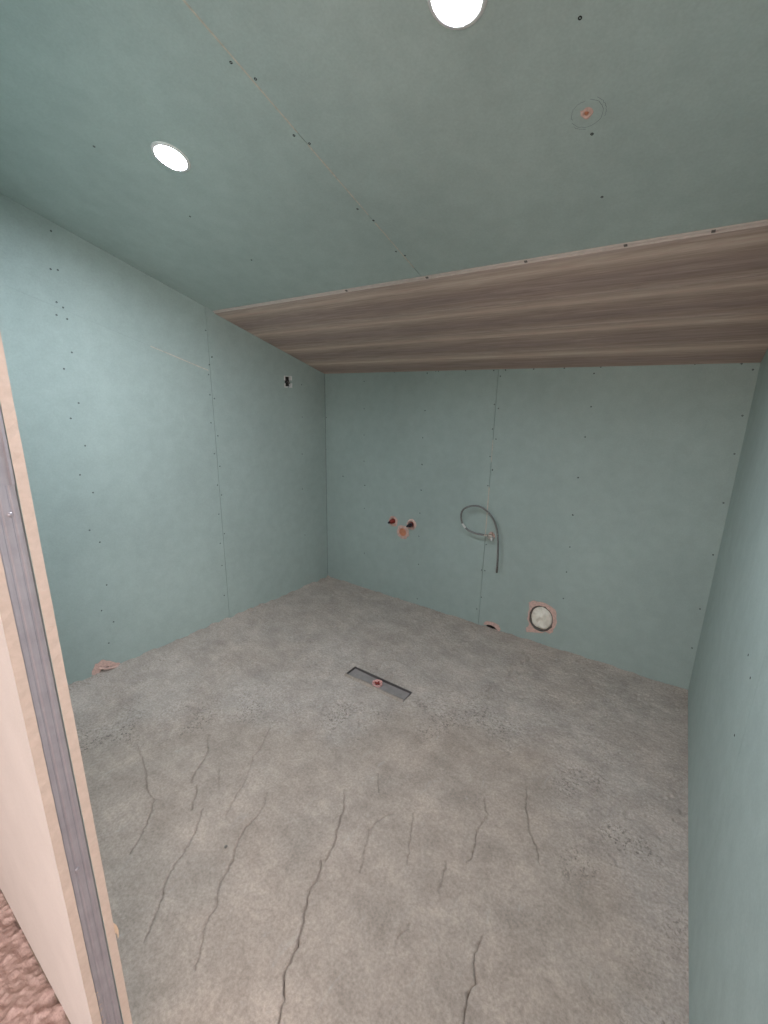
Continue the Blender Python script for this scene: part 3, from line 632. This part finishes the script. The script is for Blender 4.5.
obj('crimp_ferrule', tube(path[4:9], .0082, 12), 'chrome', hz, True)
obj('bracket_tab', box((.010, -.018, .010), (.022, .002, .042)), 'white', hz)
obj('bracket_tab', box((-.006, .014, .004), (.010, .030, .022)), 'gypsum', hz)

to = thing('toilet_outlet', 'round pipe opening stuffed with pale foam in broken plaster on the back wall', 'pipe outlet', frame(tc_, NB))
iv = to.matrix_world.inverted()
bm = prism(jag(toilet_out, .003, 3), [circle(tc_.x, tc_.z, TR - .003, 28, .003, TK)], lambda a, b: Vector((a, YB - .003, b)), NB, .005)
bm.transform(iv); obj('broken_plaster', bm, 'gypsum', to)
obj('pipe_ring', lathe([(TR - .006, -.05), (TR - .006, -.004), (TR - .010, -.003), (TR - .013, -.006), (TR - .013, -.05)], 36), 'pipe_grey', to, True).scale = (1, TK, 1)
fb = bmesh.new(); rings = []
for r in range(9):
    ring = []
    for k in range(30):
        a = 2 * math.pi * k / 30; rr = (TR - .014) * r / 8
        n = mnoise.noise(Vector((rr * math.cos(a) * 32, rr * math.sin(a) * 32, 3.1)))
        ring.append(fb.verts.new((rr * math.cos(a), rr * math.sin(a), .002 + n * .012 - .012 * (r / 8) ** 4)))
    rings.append(ring)
for p, q in zip(rings, rings[1:]):
    for k in range(30): fb.faces.new((p[k], p[(k + 1) % 30], q[(k + 1) % 30], q[k]))
bmesh.ops.remove_doubles(fb, verts=fb.verts, dist=1e-5)
fp = obj('foam_plug', fb, 'foam', to); fp.scale = (1.0, TK * 1.02, 1.5); fp.location = (0, 0, .004)

# ------------------------------------------------------------------ small electrical box on the left wall
jbm = frame(box_px, NL); ju = thing('junction_box', 'small white rimmed electrical box high on the left wall', 'electrical box', jbm); ju.scale = (1.28, 1.12, 1.0)
fr = bmesh.new()
for A, B in (((-.029, -.036, -.02), (-.021, -.012, .003)), ((-.029, .006, -.02), (-.021, .034, .003)), ((.021, -.036, -.02), (.029, -.010, .003)), ((.021, .008, -.02), (.029, .034, .003)), ((-.029, -.038, -.02), (-.006, -.030, .003)), ((.006, -.038, -.02), (.029, -.030, .003)), ((-.026, .030, -.02), (.026, .034, .001)), ((-.029, -.036, -.02), (-.024, .034, -.012)), ((.024, -.036, -.02), (.029, .034, -.012)), ((-.029, -.038, -.02), (.029, -.033, -.012))): add_box(fr, A, B)
obj('rim', fr, 'white', ju)
obj('box_back', box((-.023, -.031, -.032), (.023, .031, -.026)), 'backing', ju)
for k, x in enumerate((-.009, .002, .010)):
    obj('cable_end', tube(catmull([Vector((x, .02 - k * .012, -.026)), Vector((x * 1.3, .008 - k * .01, -.004)), Vector((x * .4, -.012 + k * .006, .004))], 5), .003, 8), 'pipe_grey' if k else 'dark_plug', ju, True)

# ------------------------------------------------------------------ channel drain in the floor
dz = -.004
dc = Vector(((DR0[0] + DR1[0]) / 2, (DR0[1] + DR1[1]) / 2, dz)); hx, hy = (DR1[0] - DR0[0]) / 2, (DR1[1] - DR0[1]) / 2
dr = thing('floor_drain', 'narrow steel channel drain sunk into the grey screed floor', 'drain', Matrix.Translation(dc))
fr = bmesh.new(); t_ = .003
for A, B in (((-hx, -hy, -.03), (hx, -hy + t_, .004)), ((-hx, hy - t_, -.03), (hx, hy, .004)), ((-hx, -hy + t_, -.03), (-hx + t_, hy - t_, .004)), ((hx - t_, -hy + t_, -.03), (hx, hy - t_, .004))): add_box(fr, A, B)
obj('channel_frame', fr, 'steel', dr)
gb = bmesh.new(); V = []
for i in range(25):
    row = []
    for j in range(7):
        x = -hx + t_ + (2 * hx - 2 * t_) * i / 24; y = -hy + t_ + (2 * hy - 2 * t_) * j / 6
        row.append(gb.verts.new((x, y, -.008 - .005 * (1 - abs(x) / hx) + .0015 * mnoise.noise(Vector((x * 40, y * 40, 1))))))
    V.append(row)
for i in range(24):
    for j in range(6): gb.faces.new((V[i][j], V[i + 1][j], V[i + 1][j + 1], V[i][j + 1]))
obj('tray', gb, 'drain_in', dr, True)
bm = bmesh.new(); add_box(bm, (hx - .055, -hy + .010, -.0095), (hx - .008, -hy + .013, -.0065)); add_box(bm, (hx - .075, -hy + .022, -.0105), (hx - .012, -hy + .0245, -.0075))
obj('tray_rib', bm, 'steel', dr)
pc = on_floor(377.3, 684, dz - .01) - dc
st_ = obj('strainer_cap', lathe([(.014, -.012), (.020, -.001), (.0245, .004), (.029, .002), (.030, -.012)], 14, .20), 'pink', dr); st_.location = (pc.x, pc.y, -.004)
cr = bmesh.new(); add_box(cr, (-.017, -.0025, -.006), (.017, .0025, .001)); add_box(cr, (-.0025, -.017, -.006), (.0025, .017, .0014))
obj('strainer_cross', cr, 'red', st_)
# mortar smear lipping over the near long side of the drain
bm = bmesh.new(); V = []
for i in range(41):
    x = -hx + 2 * hx * i / 40; wdt = .010 + .014 * max(0, mnoise.noise(Vector((x * 9, 4, 2))) + .3)
    V.append([bm.verts.new(p) for p in ((x, -hy - .014, .0015), (x, -hy - .004, .0060), (x, -hy + wdt * .5, .0050), (x, -hy + wdt, -.001), (x, -hy + wdt, -.004))])
for p, q in zip(V, V[1:]):
    for k in range(4): bm.faces.new((p[k], q[k], q[k + 1], p[k + 1]))
obj('mortar_smear', bm, 'screed', dr, True)

# ------------------------------------------------------------------ loose pebble on the floor
pp = on_floor(226, 847, 0)
bm = bmesh.new(); bmesh.ops.create_icosphere(bm, subdivisions=2, radius=.0055)
for v in bm.verts: v.co *= 1 + .25 * mnoise.noise(v.co * 300); v.co.z *= .6
pb = obj('mortar_crumb', bm, 'pipe_grey', None, True); pb.location = (pp.x, pp.y, .001); tag(pb, 'small dark crumb on the screed between two cracks', 'crumb')
